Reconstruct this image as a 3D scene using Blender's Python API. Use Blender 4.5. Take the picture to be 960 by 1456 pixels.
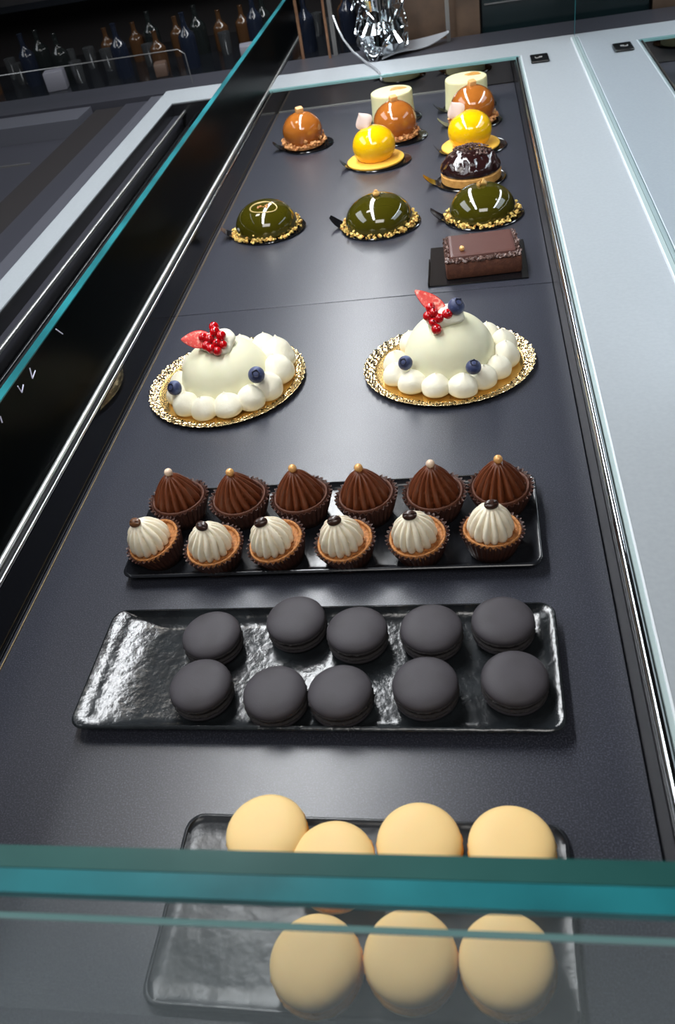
import bpy, math, random
from mathutils import Vector, Matrix, noise

PI = math.pi
SC = bpy.context.scene
COL = SC.collection
for o in list(bpy.data.objects):
    bpy.data.objects.remove(o)

# ------------------------------------------------------------------ camera
cam_d = bpy.data.cameras.new('camera')
cam = bpy.data.objects.new('camera', cam_d)
COL.objects.link(cam)
XW = Vector((0.983544158, 0.045550570, 0.174831446))
YW = Vector((0.102138778, 0.658021326, -0.746039949))
ZW = Vector((-0.149025365, 0.751620304, 0.642540551))
cam.matrix_world = Matrix(((XW.x, XW.y, XW.z, 0.0), (YW.x, YW.y, YW.z, 0.0),
                           (ZW.x, ZW.y, ZW.z, 0.47), (0, 0, 0, 1)))
cam_d.sensor_fit = 'VERTICAL'
cam_d.sensor_height = 36.0
cam_d.lens = 36.0 * 1205.19 / 1456.0
cam_d.clip_start = 0.01
cam_d.dof.use_dof = True
cam_d.dof.focus_distance = 0.80
cam_d.dof.aperture_fstop = 14.0
SC.camera = cam

# ------------------------------------------------------------------ world, lights, exposure
world = bpy.data.worlds.new('room_air')
SC.world = world
world.use_nodes = True
bg = world.node_tree.nodes['Background']
bg.inputs['Color'].default_value = (0.62, 0.70, 0.85, 1)
bg.inputs['Strength'].default_value = 0.17
SC.view_settings.view_transform = 'Standard'
SC.view_settings.look = 'None'
SC.view_settings.exposure = 0.12
SC.view_settings.gamma = 1.0
SC.view_settings.use_curve_mapping = False


def area(name, loc, sx, sy, power, color, rot=(0, 0, 0)):
    d = bpy.data.lights.new(name, 'AREA')
    d.shape = 'RECTANGLE'
    d.size = sx
    d.size_y = sy
    d.energy = power
    d.color = color
    o = bpy.data.objects.new(name, d)
    o.location = loc
    o.rotation_euler = rot
    COL.objects.link(o)
    return o


area('case_light_strip', (-0.32, 0.95, 0.76), 0.09, 0.90, 8.5, (0.95, 0.975, 1.0), (0, math.radians(-10), 0))
area('case_light_strip', (-0.32, 2.30, 0.76), 0.09, 1.80, 14.0, (0.95, 0.975, 1.0), (0, math.radians(-10), 0))
area('soft_fill_light', (-2.2, 0.9, 1.9), 0.9, 2.6, 30.0, (0.90, 0.95, 1.0), (0, math.radians(-48), 0))  # added unseen fill, set far left so its reflection misses the deck
area('soft_fill_light', (0.15, -0.75, 1.7), 1.2, 0.6, 14.0, (1.0, 0.97, 0.93), (math.radians(38), 0, 0))  # added unseen soft fill from above and behind the camera
area('background_fill_light', (-0.9, 1.3, 1.9), 0.35, 0.35, 5.0, (1.0, 0.93, 0.84), (math.radians(35), 0, 0))  # added unseen light aimed at the dark background

# ------------------------------------------------------------------ materials
MATS = {}


def mat(name, color, rough=0.5, metal=0.0, bump=None, var=None, spec=0.5, ior=1.45, trans=0.0, coat=0.0,
        sss=0.0, sss_rad=(0.01, 0.005, 0.003), alpha=1.0, emit=None, emit_s=0.0, coat_rough=0.05, sheen=0.0):
    """bump = (scale, strength, distance[, kind]); var = (scale, second colour, lo, hi)."""
    m = bpy.data.materials.new(name)
    m.use_nodes = True
    nt = m.node_tree
    b = nt.nodes['Principled BSDF']
    b.inputs['Base Color'].default_value = (*color, 1)
    b.inputs['Roughness'].default_value = rough
    b.inputs['Metallic'].default_value = metal
    b.inputs['Specular IOR Level'].default_value = spec
    b.inputs['IOR'].default_value = ior
    b.inputs['Transmission Weight'].default_value = trans
    b.inputs['Coat Weight'].default_value = coat
    b.inputs['Coat Roughness'].default_value = coat_rough
    b.inputs['Alpha'].default_value = alpha
    b.inputs['Sheen Weight'].default_value = sheen
    if sss:
        b.inputs['Subsurface Weight'].default_value = sss
        b.inputs['Subsurface Radius'].default_value = sss_rad
        b.inputs['Subsurface Scale'].default_value = 1.0
    if emit:
        b.inputs['Emission Color'].default_value = (*emit, 1)
        b.inputs['Emission Strength'].default_value = emit_s
    tc = nt.nodes.new('ShaderNodeTexCoord')
    if var:
        n = nt.nodes.new('ShaderNodeTexNoise')
        n.inputs['Scale'].default_value = var[0]
        n.inputs['Detail'].default_value = 6
        r = nt.nodes.new('ShaderNodeValToRGB')
        r.color_ramp.elements[0].position = var[2]
        r.color_ramp.elements[1].position = var[3]
        r.color_ramp.elements[0].color = (*color, 1)
        r.color_ramp.elements[1].color = (*var[1], 1)
        nt.links.new(tc.outputs['Object'], n.inputs['Vector'])
        nt.links.new(n.outputs['Fac'], r.inputs['Fac'])
        nt.links.new(r.outputs['Color'], b.inputs['Base Color'])
    if bump:
        kind = bump[3] if len(bump) > 3 else 'noise'
        if kind == 'noise':
            n = nt.nodes.new('ShaderNodeTexNoise')
            n.inputs['Detail'].default_value = 5
            out = n.outputs['Fac']
        else:
            n = nt.nodes.new('ShaderNodeTexVoronoi')
            out = n.outputs['Distance']
        n.inputs['Scale'].default_value = bump[0]
        bp = nt.nodes.new('ShaderNodeBump')
        bp.inputs['Strength'].default_value = bump[1]
        bp.inputs['Distance'].default_value = bump[2]
        nt.links.new(tc.outputs['Object'], n.inputs['Vector'])
        nt.links.new(out, bp.inputs['Height'])
        nt.links.new(bp.outputs['Normal'], b.inputs['Normal'])
    MATS[name] = m
    return m


def s(r, g, b):
    """sRGB 0-255 to linear."""
    f = lambda c: ((c / 255 + 0.055) / 1.055) ** 2.4 if c > 10 else c / 255 / 12.92
    return (f(r), f(g), f(b))


mat('deck_laminate', (0.021, 0.023, 0.033), 0.31, bump=(1300, 0.16, 0.0005), var=(1000, (0.105, 0.112, 0.145), 0.48, 0.78), spec=0.62, ior=1.5)
mat('slate_glaze', (0.012, 0.014, 0.016), 0.20, bump=(120, 0.27, 0.0025), var=(30, (0.026, 0.031, 0.035), 0.45, 0.75), spec=0.7)
mat('slate_glaze_dull', (0.016, 0.018, 0.021), 0.30, bump=(60, 0.22, 0.0035), spec=0.6)
mat('slate_glaze_smooth', (0.012, 0.013, 0.016), 0.20, bump=(25, 0.15, 0.003), spec=0.6)
mat('counter_white', (0.31, 0.34, 0.365), 0.42, var=(260, (0.34, 0.37, 0.395), 0.3, 0.8), bump=(500, 0.08, 0.0005))
mat('counter_trim', (0.36, 0.44, 0.44), 0.25)
mat('counter_bevel', (0.75, 0.80, 0.84), 0.25)
mat('black_gloss', (0.006, 0.007, 0.009), 0.10, spec=0.5)
mat('black_wall', (0.010, 0.010, 0.012), 0.25)
mat('dark_channel', (0.008, 0.009, 0.011), 0.45)
mat('chrome', (0.72, 0.74, 0.76), 0.14, 1.0)
mat('brushed_rail', (0.50, 0.52, 0.51), 0.38, 1.0)
mat('well_mirror', (0.24, 0.235, 0.23), 0.035, 1.0)
mat('mirror_glass', (0.60, 0.66, 0.70), 0.015, 1.0)
mat('tinted_glass', (0.002, 0.003, 0.003), 0.28, spec=0.3, ior=1.10, alpha=0.985)
mat('glass_edge', (0.010, 0.10, 0.115), 0.30, spec=0.35, var=(9, (0.02, 0.20, 0.23), 0.40, 0.62))
mat('glass_edge_dark', (0.015, 0.075, 0.07), 0.35, spec=0.3, var=(6, (0.03, 0.12, 0.11), 0.40, 0.62))
mat('glass_edge_pale', (0.20, 0.38, 0.38), 0.2, spec=0.8)
mat('dark_grey_top', (0.035, 0.036, 0.046), 0.35)
mat('mid_grey_top', (0.075, 0.078, 0.095), 0.35)
mat('room_dark', (0.012, 0.010, 0.011), 0.6)
mat('floor_dark', (0.020, 0.018, 0.020), 0.35, var=(4, (0.040, 0.034, 0.036), 0.4, 0.7))
mat('wood_brown', (0.060, 0.038, 0.026), 0.45, var=(18, (0.11, 0.070, 0.045), 0.35, 0.7))
mat('cabinet_teal_black', (0.006, 0.013, 0.015), 0.2)
mat('post_grey', (0.20, 0.20, 0.20), 0.3, 0.6)
mat('copper_post', (0.40, 0.22, 0.13), 0.3, 0.8)
mat('cloth_blue', (0.10, 0.16, 0.20), 0.5)
mat('white_paper', (0.55, 0.53, 0.52), 0.6)
mat('foil', (0.85, 0.90, 0.93), 0.10, 1.0)
mat('film', (0.32, 0.34, 0.37), 0.22, 0.3)
mat('film_strip', (0.42, 0.44, 0.47), 0.2, 0.4)
mat('pad_black', (0.006, 0.006, 0.007), 0.12, spec=0.7)
mat('pale_lavender', (0.75, 0.75, 0.95), 0.6)

mat('macaron_black', (0.052, 0.047, 0.054), 0.58, bump=(1400, 0.25, 0.0004), var=(60, (0.040, 0.036, 0.040), 0.4, 0.75), spec=0.35)
mat('macaron_black_foot', (0.030, 0.027, 0.028), 0.75, bump=(500, 0.9, 0.0016), spec=0.3)
mat('filling_black', (0.022, 0.018, 0.018), 0.5)
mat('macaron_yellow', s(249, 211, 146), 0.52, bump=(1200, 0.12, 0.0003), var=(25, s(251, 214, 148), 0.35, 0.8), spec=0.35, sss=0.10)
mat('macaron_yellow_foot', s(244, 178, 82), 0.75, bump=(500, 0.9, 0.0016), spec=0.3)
mat('filling_yellow', s(232, 170, 80), 0.5)

mat('chocolate_cream', s(98, 50, 28), 0.30, bump=(400, 0.18, 0.0006), spec=0.5, var=(90, s(108, 56, 32), 0.4, 0.8))
mat('chocolate_pastry', s(92, 52, 34), 0.6, bump=(700, 0.5, 0.0006), var=(150, s(72, 38, 24), 0.4, 0.7))
mat('paper_case', s(74, 46, 38), 0.38, spec=0.6)
mat('pearl_gold', s(226, 172, 108), 0.22, 0.25)
mat('pearl_pale', s(226, 200, 176), 0.25, 0.1)
mat('coffee_cream', s(242, 232, 208), 0.42, bump=(350, 0.25, 0.0006), var=(120, s(216, 202, 178), 0.5, 0.8), sss=0.08)
mat('golden_pastry', s(188, 128, 72), 0.6, bump=(900, 0.8, 0.0008), var=(420, s(140, 82, 40), 0.42, 0.68))
mat('coffee_bean', s(52, 30, 22), 0.35, coat=0.3)
mat('coffee_bean_light', s(104, 68, 42), 0.35, coat=0.3)

mat('white_glaze', s(226, 223, 194), 0.40, bump=(45, 0.12, 0.004), sss=0.12, spec=0.4, var=(40, s(218, 216, 182), 0.4, 0.8))
mat('whipped_cream', s(234, 229, 208), 0.45, bump=(240, 0.45, 0.0012), sss=0.04)
mat('gold_card', (0.85, 0.58, 0.22), 0.27, 1.0, bump=(60, 0.10, 0.002))
mat('gold_lace', (0.80, 0.62, 0.34), 0.24, 1.0, bump=(430, 0.8, 0.0018, 'voronoi'), var=(420, (0.10, 0.07, 0.03), 0.50, 0.60))
mat('blueberry', s(44, 54, 92), 0.50, bump=(300, 0.2, 0.0006), var=(140, s(92, 108, 150), 0.50, 0.78), sheen=0.2)
mat('blueberry_crown', s(24, 28, 50), 0.6)
mat('redcurrant', s(186, 10, 18), 0.10, coat=0.6, sss=0.35, sss_rad=(0.004, 0.001, 0.001))
mat('redcurrant_tip', s(70, 20, 16), 0.6)
mat('strawberry_skin', s(206, 28, 32), 0.30, coat=0.3)
mat('strawberry_flesh', s(228, 84, 76), 0.35, bump=(400, 0.5, 0.001), var=(260, s(250, 190, 170), 0.50, 0.66), coat=0.3)

mat('pistachio_glaze', s(58, 55, 9), 0.07, spec=0.7, coat=0.6, var=(14, s(68, 62, 11), 0.35, 0.8))
mat('nut_crumb', s(238, 208, 120), 0.6, var=(230, s(186, 128, 60), 0.48, 0.62))
mat('hazelnut', s(222, 178, 104), 0.45, var=(160, s(180, 120, 56), 0.4, 0.7))
mat('gold_line', s(216, 190, 130), 0.3, 0.2)
mat('gold_reflection', (0.22, 0.16, 0.08), 0.4, 0.6)
mat('caramel_glaze', s(176, 104, 40), 0.08, spec=0.7, coat=0.6, var=(28, s(150, 80, 26), 0.40, 0.75))
mat('caramel_crumb', s(230, 172, 112), 0.6, var=(200, s(170, 98, 50), 0.4, 0.7))
mat('caramel_cube', s(222, 168, 104), 0.45)
mat('lemon_glaze', s(250, 196, 10), 0.09, spec=0.7, coat=0.6, var=(16, s(240, 168, 6), 0.45, 0.85))
mat('lemon_biscuit', s(240, 186, 70), 0.55, bump=(500, 0.3, 0.0006))
mat('petal', s(236, 212, 200), 0.4, alpha=0.85)
mat('dark_chocolate_glaze', s(40, 20, 20), 0.10, coat=0.5, bump=(38, 0.7, 0.006))
mat('cocoa_crumb', s(74, 50, 44), 0.40, var=(350, s(134, 106, 96), 0.48, 0.66))
mat('shortbread', s(214, 160, 86), 0.65, bump=(700, 0.6, 0.0007), var=(160, s(190, 130, 62), 0.4, 0.75))
mat('pistachio_mousse', s(224, 222, 176), 0.42, sss=0.12, var=(22, s(216, 212, 160), 0.4, 0.8))
mat('caramel_smear', s(206, 150, 74), 0.3)
mat('brownie_sponge', s(82, 46, 32), 0.75, bump=(600, 0.8, 0.0010), var=(200, s(104, 62, 44), 0.45, 0.75))
mat('brownie_glaze', s(84, 52, 46), 0.42, bump=(200, 0.15, 0.0006))
mat('glassware', (0.16, 0.17, 0.18), 0.06, 0.8)
mat('bottle_dark', (0.008, 0.010, 0.010), 0.1)
mat('bottle_amber', (0.045, 0.022, 0.010), 0.12)
mat('bottle_blue', (0.008, 0.011, 0.020), 0.12)
mat('napkin_grey', (0.16, 0.16, 0.19), 0.5)
mat('menu_brown', (0.09, 0.055, 0.04), 0.5)
mat('lamp_warm', (0.9, 0.8, 0.6), 0.4, emit=(1.0, 0.8, 0.5), emit_s=2.5)


def lace_mat():
    m = MATS['gold_lace']
    nt = m.node_tree
    b = nt.nodes['Principled BSDF']
    tc = nt.nodes.new('ShaderNodeTexCoord')
    v = nt.nodes.new('ShaderNodeTexVoronoi')
    v.inputs['Scale'].default_value = 330
    v.inputs['Randomness'].default_value = 0.75
    r = nt.nodes.new('ShaderNodeValToRGB')
    r.color_ramp.elements[0].position = 0.30
    r.color_ramp.elements[1].position = 0.42
    r.color_ramp.elements[0].color = (0.030, 0.018, 0.006, 1)
    r.color_ramp.elements[1].color = (0.88, 0.70, 0.40, 1)
    bp = nt.nodes.new('ShaderNodeBump')
    bp.inputs['Strength'].default_value = 0.7
    bp.inputs['Distance'].default_value = 0.0016
    nt.links.new(tc.outputs['Object'], v.inputs['Vector'])
    nt.links.new(v.outputs['Distance'], r.inputs['Fac'])
    nt.links.new(r.outputs['Color'], b.inputs['Base Color'])
    nt.links.new(v.outputs['Distance'], bp.inputs['Height'])
    nt.links.new(bp.outputs['Normal'], b.inputs['Normal'])


lace_mat()


def glass_mat():
    m = bpy.data.materials.new('clear_glass')
    m.use_nodes = True
    nt = m.node_tree
    nt.nodes.clear()
    out = nt.nodes.new('ShaderNodeOutputMaterial')
    mix = nt.nodes.new('ShaderNodeMixShader')
    tr = nt.nodes.new('ShaderNodeBsdfTransparent')
    tr.inputs['Color'].default_value = (0.985, 0.99, 0.99, 1)
    gl = nt.nodes.new('ShaderNodeBsdfGlossy')
    gl.inputs['Roughness'].default_value = 0.02
    gl.inputs['Color'].default_value = (0.95, 1.0, 1.0, 1)
    fr = nt.nodes.new('ShaderNodeFresnel')
    fr.inputs['IOR'].default_value = 1.5
    ge = nt.nodes.new('ShaderNodeNewGeometry')
    inv = nt.nodes.new('ShaderNodeMath')
    inv.operation = 'SUBTRACT'
    inv.inputs[0].default_value = 1.0
    ref = nt.nodes.new('ShaderNodeMath')
    ref.operation = 'MULTIPLY'
    ref.inputs[1].default_value = 0.6
    mul = nt.nodes.new('ShaderNodeMath')
    mul.operation = 'MULTIPLY'
    nt.links.new(ge.outputs['Backfacing'], inv.inputs[1])
    nt.links.new(fr.outputs[0], mul.inputs[0])
    nt.links.new(inv.outputs[0], mul.inputs[1])
    nt.links.new(mul.outputs[0], ref.inputs[0])
    nt.links.new(ref.outputs[0], mix.inputs[0])
    nt.links.new(tr.outputs[0], mix.inputs[1])
    nt.links.new(gl.outputs[0], mix.inputs[2])
    nt.links.new(mix.outputs[0], out.inputs[0])
    MATS['clear_glass'] = m


glass_mat()


# ------------------------------------------------------------------ mesh helpers
class MB:
    def __init__(self):
        self.v = []
        self.f = []

    def add(self, verts, faces, M=None):
        n = len(self.v)
        for p in verts:
            p = Vector(p)
            self.v.append(M @ p if M else p)
        for f in faces:
            self.f.append([i + n for i in f])
        return self

    def box(self, x0, x1, y0, y1, z0, z1, M=None, bev=0.0):
        if bev <= 0:
            v = [(x, y, z) for z in (z0, z1) for y in (y0, y1) for x in (x0, x1)]
            f = [(0, 2, 3, 1), (4, 5, 7, 6), (0, 1, 5, 4), (1, 3, 7, 5), (3, 2, 6, 7), (2, 0, 4, 6)]
            return self.add(v, f, M)
        loops = []
        for (ins, z) in ((bev * 1.25, z0), (bev, z0), (0.3 * bev, z0 + 0.3 * bev), (0, z0 + bev), (0, z1 - bev), (0.3 * bev, z1 - 0.3 * bev), (bev, z1), (bev * 1.25, z1)):
            loops.append(rrect(x0 + ins, x1 - ins, y0 + ins, y1 - ins, bev, z, 4))
        return self.loft(loops, M=M)

    def loft(self, loops, cap0=True, cap1=True, M=None, closed=True):
        n = len(loops[0])
        v = [p for lp in loops for p in lp]
        f = []
        for i in range(len(loops) - 1):
            for j in range(n if closed else n - 1):
                k = (j + 1) % n
                f.append((i * n + j, i * n + k, (i + 1) * n + k, (i + 1) * n + j))
        if cap0:
            f.append(list(range(n))[::-1])
        if cap1:
            b = (len(loops) - 1) * n
            f.append([b + j for j in range(n)])
        return self.add(v, f, M)

    def lathe(self, prof, seg=48, rf=None, M=None, sx=1.0, sy=1.0):
        """prof [(r, z)]; rf(theta, i, r, z) -> (r, z)."""
        loops = []
        for i, (r, z) in enumerate(prof):
            lp = []
            for k in range(seg):
                t = 2 * PI * k / seg
                rr, zz = rf(t, i, r, z) if rf else (r, z)
                lp.append((rr * math.cos(t) * sx, rr * math.sin(t) * sy, zz))
            loops.append(lp)
        return self.loft(loops, M=M)

    def ball(self, c, r, seg=20, rings=12, sc=(1, 1, 1), M=None, nz=0.0, seed=0):
        prof = []
        for i in range(1, rings):
            a = PI * i / rings
            prof.append((math.sin(a) * r, -math.cos(a) * r))
        T = Matrix.Translation(c) @ Matrix.Diagonal((*sc, 1))
        if M:
            T = M @ T
        def rf(t, i, rr, z):
            if nz:
                q = 1 + nz * noise.noise(Vector((math.cos(t) * rr, math.sin(t) * rr, z)) / r * 1.3 + Vector((seed * 7.3, 0, 0)))
                return rr * q, z * q
            return rr, z
        return self.lathe(prof, seg, rf, T)

    def tube(self, pts, r, seg=8, rs=None):
        pts = [Vector(p) for p in pts]
        loops = []
        for i, p in enumerate(pts):
            d = (pts[min(i + 1, len(pts) - 1)] - pts[max(i - 1, 0)]).normalized()
            u = d.cross(Vector((0, 0, 1)))
            if u.length < 1e-4:
                u = d.cross(Vector((0, 1, 0)))
            u.normalize()
            w = d.cross(u)
            rr = rs[i] if rs else r
            loops.append([p + (u * math.cos(2 * PI * k / seg) + w * math.sin(2 * PI * k / seg)) * rr for k in range(seg)])
        return self.loft(loops)

    def nugget(self, c, r, rng):
        """small irregular crumb."""
        v = []
        e = Matrix.Rotation(rng.uniform(0, 6.3), 3, 'Z') @ Matrix.Rotation(rng.uniform(0, 3.1), 3, 'X')
        sc = (rng.uniform(.7, 1.35), rng.uniform(.6, 1.0), rng.uniform(.6, 1.0))
        for p in ((1, 0, 0), (-1, 0, 0), (0, 1, 0), (0, -1, 0), (0, 0, 1), (0, 0, -1),
                  (.62, .62, .62), (-.62, .62, -.62), (.62, -.62, -.62), (-.62, -.62, .62)):
            q = e @ Vector((p[0] * sc[0], p[1] * sc[1], p[2] * sc[2])) * r * rng.uniform(.85, 1.15)
            v.append(Vector(c) + q)
        f = [(0, 2, 6), (2, 4, 6), (4, 0, 6), (1, 2, 7), (2, 5, 7), (5, 1, 7), (0, 3, 8), (3, 5, 8), (5, 0, 8),
             (1, 3, 9), (3, 4, 9), (4, 1, 9), (0, 2, 5), (1, 2, 4), (0, 3, 4), (1, 3, 5)]
        return self.add(v, f)

    def build(self, name, m, parent=None, smooth=True, loc=None, rot=None, angle=None, sub=0):
        me = bpy.data.meshes.new(name)
        me.from_pydata([tuple(p) for p in self.v], [], self.f)
        me.validate()
        me.update()
        mm = MATS[m]
        me.materials.append(mm)
        if smooth:
            for p in me.polygons:
                p.use_smooth = True
            me.set_sharp_from_angle(angle=math.radians(angle if angle else 40))
        o = bpy.data.objects.new(name, me)
        COL.objects.link(o)
        if parent:
            o.parent = parent
        if loc:
            o.location = loc
        if rot:
            o.rotation_euler = rot
        if sub:
            md = o.modifiers.new('sub', 'SUBSURF')
            md.levels = md.render_levels = sub
        return o


def rrect(x0, x1, y0, y1, r, z, n=6):
    r = min(r, (x1 - x0) / 2 - 1e-5, (y1 - y0) / 2 - 1e-5)
    pts = []
    for (cx, cy, a0) in ((x1 - r, y1 - r, 0), (x0 + r, y1 - r, 90), (x0 + r, y0 + r, 180), (x1 - r, y0 + r, 270)):
        for k in range(n + 1):
            a = math.radians(a0 + 90 * k / n)
            pts.append((cx + r * math.cos(a), cy + r * math.sin(a), z))
    return pts


def tag(o, label=None, cat=None, group=None, kind=None):
    if label: o['label'] = label
    if cat: o['category'] = cat
    if group: o['group'] = group
    if kind: o['kind'] = kind
    return o


def thing(name, label, cat, loc=(0, 0, 0), rz=0.0, group=None, rot=None):
    o = bpy.data.objects.new(name, None)
    COL.objects.link(o)
    o.location = loc
    o.rotation_euler = rot if rot else (0, 0, rz)
    o.empty_display_size = 0.02
    return tag(o, label, cat, group)


def dup(root, loc, rot, label=None, group=None):
    r = root.copy()
    COL.objects.link(r)
    r.location = loc
    r.rotation_euler = rot
    if label: r['label'] = label
    if group: r['group'] = group
    for ch in list(root.children):
        c = ch.copy()
        COL.objects.link(c)
        c.parent = r
        for g in list(ch.children):
            d = g.copy()
            COL.objects.link(d)
            d.parent = c
    return r


def quick(name, m, parent, *args, **kw):
    b = MB()
    b.box(*args, **kw)
    return b.build(name, m, parent, smooth='bev' in kw)


# ------------------------------------------------------------------ the room
FZ = 0.042          # height of the counter top above the sunken display deck
FLOOR = -0.88
fl = quick('floor', 'floor_dark', None, -3.2, 2.2, -1.2, 5.2, FLOOR - 0.05, FLOOR); tag(fl, kind='structure')
for nm, a in (('wall_back', (-3.2, 2.2, 5.2, 5.3, FLOOR - .05, 2.2)), ('wall_left', (-3.3, -3.2, -1.2, 5.3, FLOOR - .05, 2.2)),
              ('wall_right', (2.2, 2.3, -1.2, 5.3, FLOOR - .05, 2.2)), ('wall_front', (-3.2, 2.2, -1.3, -1.2, FLOOR - .05, 2.2)),
              ('ceiling', (-3.3, 2.3, -1.3, 5.3, 2.2, 2.3))):
    tag(quick(nm, 'room_dark', None, *a), kind='structure')

# ------------------------------------------------------------------ the display counter
DX0, DX1, DY0, DY1 = -0.3775, 0.0865, 0.126, 1.772
ct = thing('display_counter', 'long pale grey pastry display counter with a sunken dark deck', 'display counter', (0, 0, FLOOR))


def cp(name, m, x0, x1, y0, y1, z0, z1, label=None, bev=None):
    b = MB()
    b.box(x0, x1, y0, y1, z0 - FLOOR, z1 - FLOOR, bev=bev or 0.0)
    o = b.build(name, m, ct, smooth=bool(bev))
    if label: o['label'] = label
    return o


YB = 1.882
# body
cp('cabinet_body', 'black_wall', -0.66, 0.27, -0.06, YB, FLOOR, -0.012, 'dark cabinet body under the deck')
# counter top round the well
cp('countertop', 'counter_white', 0.1000, 0.270, -0.06, DY1 + 0.007, -0.012, FZ, 'pale grey speckled top right of the deck')
cp('countertop', 'counter_white', -0.627, 0.270, DY1 + 0.007, YB, -0.012, FZ, 'pale grey top strip behind the deck')
cp('countertop', 'counter_white', -0.34, 0.1000, -0.06, 0.118, -0.012, FZ, 'pale grey top in front of the deck')
cp('countertop', 'counter_white', -0.627, -0.588, -0.06, DY1 + 0.007, -0.012, FZ, 'narrow pale grey strip on the left')
# right side: chrome rail, glass like trim, white bevel
b = MB(); b.loft([[(DX1 + 0.0052 + 0.0034 * math.cos(a), y, FZ - 0.0034 - FLOOR + 0.0040 * math.sin(a)) for a in [2 * PI * k / 16 for k in range(16)]]
                  for y in (0.120, DY1 + 0.001)])
b.build('chrome_rail', 'chrome', ct)['label'] = 'chrome rail along the right edge of the deck'
cp('edge_trim', 'counter_trim', DX1 + 0.0095, 0.0992, 0.118, DY1 + 0.006, -0.012, FZ - 0.0012, 'pale green trim beside the chrome rail')
cp('bevel_strip', 'counter_bevel', 0.0990, 0.1004, 0.118, DY1 + 0.006, 0.0, FZ + 0.0006)
cp('well_wall', 'black_wall', DX1, DX1 + 0.0095, 0.118, DY1 + 0.004, -0.012, FZ - 0.0060)
# far side
cp('well_wall', 'well_mirror', DX0 - 0.004, DX1 + 0.004, DY1, DY1 + 0.0065, -0.012, FZ - 0.004, 'black mirror like wall behind the cakes')
cp('edge_trim', 'glass_edge_pale', DX0 - 0.012, DX1 + 0.008, DY1 - 0.0004, DY1 + 0.007, FZ - 0.0038, FZ + 0.0005, 'thin pale green edge along the far side')
cp('deck_fillet', 'brushed_rail', DX0 + 0.005, -0.02, DY1 - 0.0030, DY1, 0.0, 0.0018, 'thin bright strip at the far end of the deck')
cp('well_wall', 'black_wall', DX0 - 0.004, DX1 + 0.004, 0.118, DY0, -0.012, FZ - 0.001)
# left side
cp('well_wall', 'black_gloss', DX0 - 0.004, DX0, 0.118, DY1, -0.012, FZ - 0.004, 'dark glossy wall left of the deck')
for (xc, r, m, zc) in ((DX0 - 0.0018, 0.0016, 'chrome', FZ - 0.002), (DX0 + 0.0042, 0.0006, 'gold_reflection', 0.0006)):
    b = MB(); b.loft([[(xc + r * math.cos(a), y, zc - FLOOR + r * math.sin(a)) for a in [2 * PI * k / 12 for k in range(12)]] for y in (0.12, DY1)])
    b.build('chrome_rail' if m == 'chrome' else 'gold_reflection', m, ct)['label'] = 'thin bright rail on the left side' if m == 'chrome' else 'thin gold reflection line at the left edge of the deck'  # the gold rod stands in for a reflection along the deck edge
cp('side_channel', 'dark_channel', -0.3895, DX0 - 0.004, 0.118, DY1 + 0.006, -0.012, FZ - 0.010)
cp('glass_clamp_rail', 'brushed_rail', -0.3930, -0.3845, 0.05, 2.30, FZ - 0.0035, FZ + 0.003, 'thick brushed rail holding the dark side glass', bev=0.002)
cp('outer_channel', 'dark_channel', -0.588, -0.3960, -0.06, DY1 + 0.004, -0.06, -0.004)
for (x, r, z, m) in ((-0.563, 0.0030, 0.026, 'brushed_rail'), (-0.540, 0.0022, 0.018, 'black_gloss'), (-0.500, 0.003, 0.010, 'black_gloss')):
    b = MB(); b.loft([[(x + r * math.cos(a), y, z - FLOOR + r * math.sin(a)) for a in [2 * PI * k / 12 for k in range(12)]] for y in (0.05, DY1)])
    b.build('channel_rod', m, ct)
cp('channel_ledge', 'dark_grey_top', -0.586, -0.572, 0.0, DY1 - 0.003, -0.004, 0.020)
cp('channel_end', 'black_wall', -0.5878, -0.3962, DY1 - 0.002, DY1 + 0.0065, -0.004, FZ - 0.0015)
cp('channel_side', 'black_wall', -0.5878, -0.5862, 0.0, DY1 - 0.002, -0.004, FZ - 0.0015)
# dark glass on the left
def pane(name, x0, x1, y0, y1, z0, z1, face_m, edge_m, label, et=0.0012, axis='x'):
    o = cp(name, face_m, x0, x1, y0, y1, z0, z1 - et, label)
    e = MB(); e.box(x0 - 0.0001, x1 + 0.0001, y0, y1, z1 - et - FLOOR, z1 - FLOOR)
    k = e.build('polished_edge', edge_m, o, smooth=False)
    k['label'] = 'teal polished top edge of the glass'
    return o
pane('side_glass', -0.3960, -0.3880, 0.05, 2.30, FZ + 0.001, 0.1345, 'tinted_glass', 'glass_edge', 'dark tinted side glass with a teal top edge')
# clear front glass: two laminated sheets and a thin one in front
pane('front_glass', -0.34, 0.24, 0.1265, 0.1345, FZ + 0.001, 0.2060, 'clear_glass', 'glass_edge_dark', 'clear front glass with a thick teal edge', et=0.004)
pane('front_glass', -0.34, 0.24, 0.1180, 0.1262, FZ + 0.001, 0.2060, 'clear_glass', 'glass_edge', 'clear laminated front glass sheet nearest the viewer', et=0.004)
pane('front_glass', -0.34, 0.24, 0.1125, 0.1143, FZ + 0.001, 0.1990, 'clear_glass', 'glass_edge_pale', 'thin clear screen in front of the thick glass', et=0.0015)
# mirror on the right
MH = 0.29
cp('mirror_panel', 'mirror_glass', 0.2030, 0.2100, 0.62, 1.845, FZ + 0.002, MH, 'tall mirrored glass panel along the right side')
cp('mirror_edge', 'glass_edge', 0.2028, 0.2102, 1.845, 1.848, FZ + 0.002, MH, 'teal end edge of the mirror')
cp('mirror_channel', 'counter_trim', 0.1975, 0.2028, 0.62, 1.848, FZ, FZ + 0.003, 'pale channel under the mirror')
cp('mirror_channel', 'counter_bevel', 0.1962, 0.1974, 0.62, 1.848, FZ, FZ + 0.0042, 'bright lip of the mirror channel')
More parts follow.
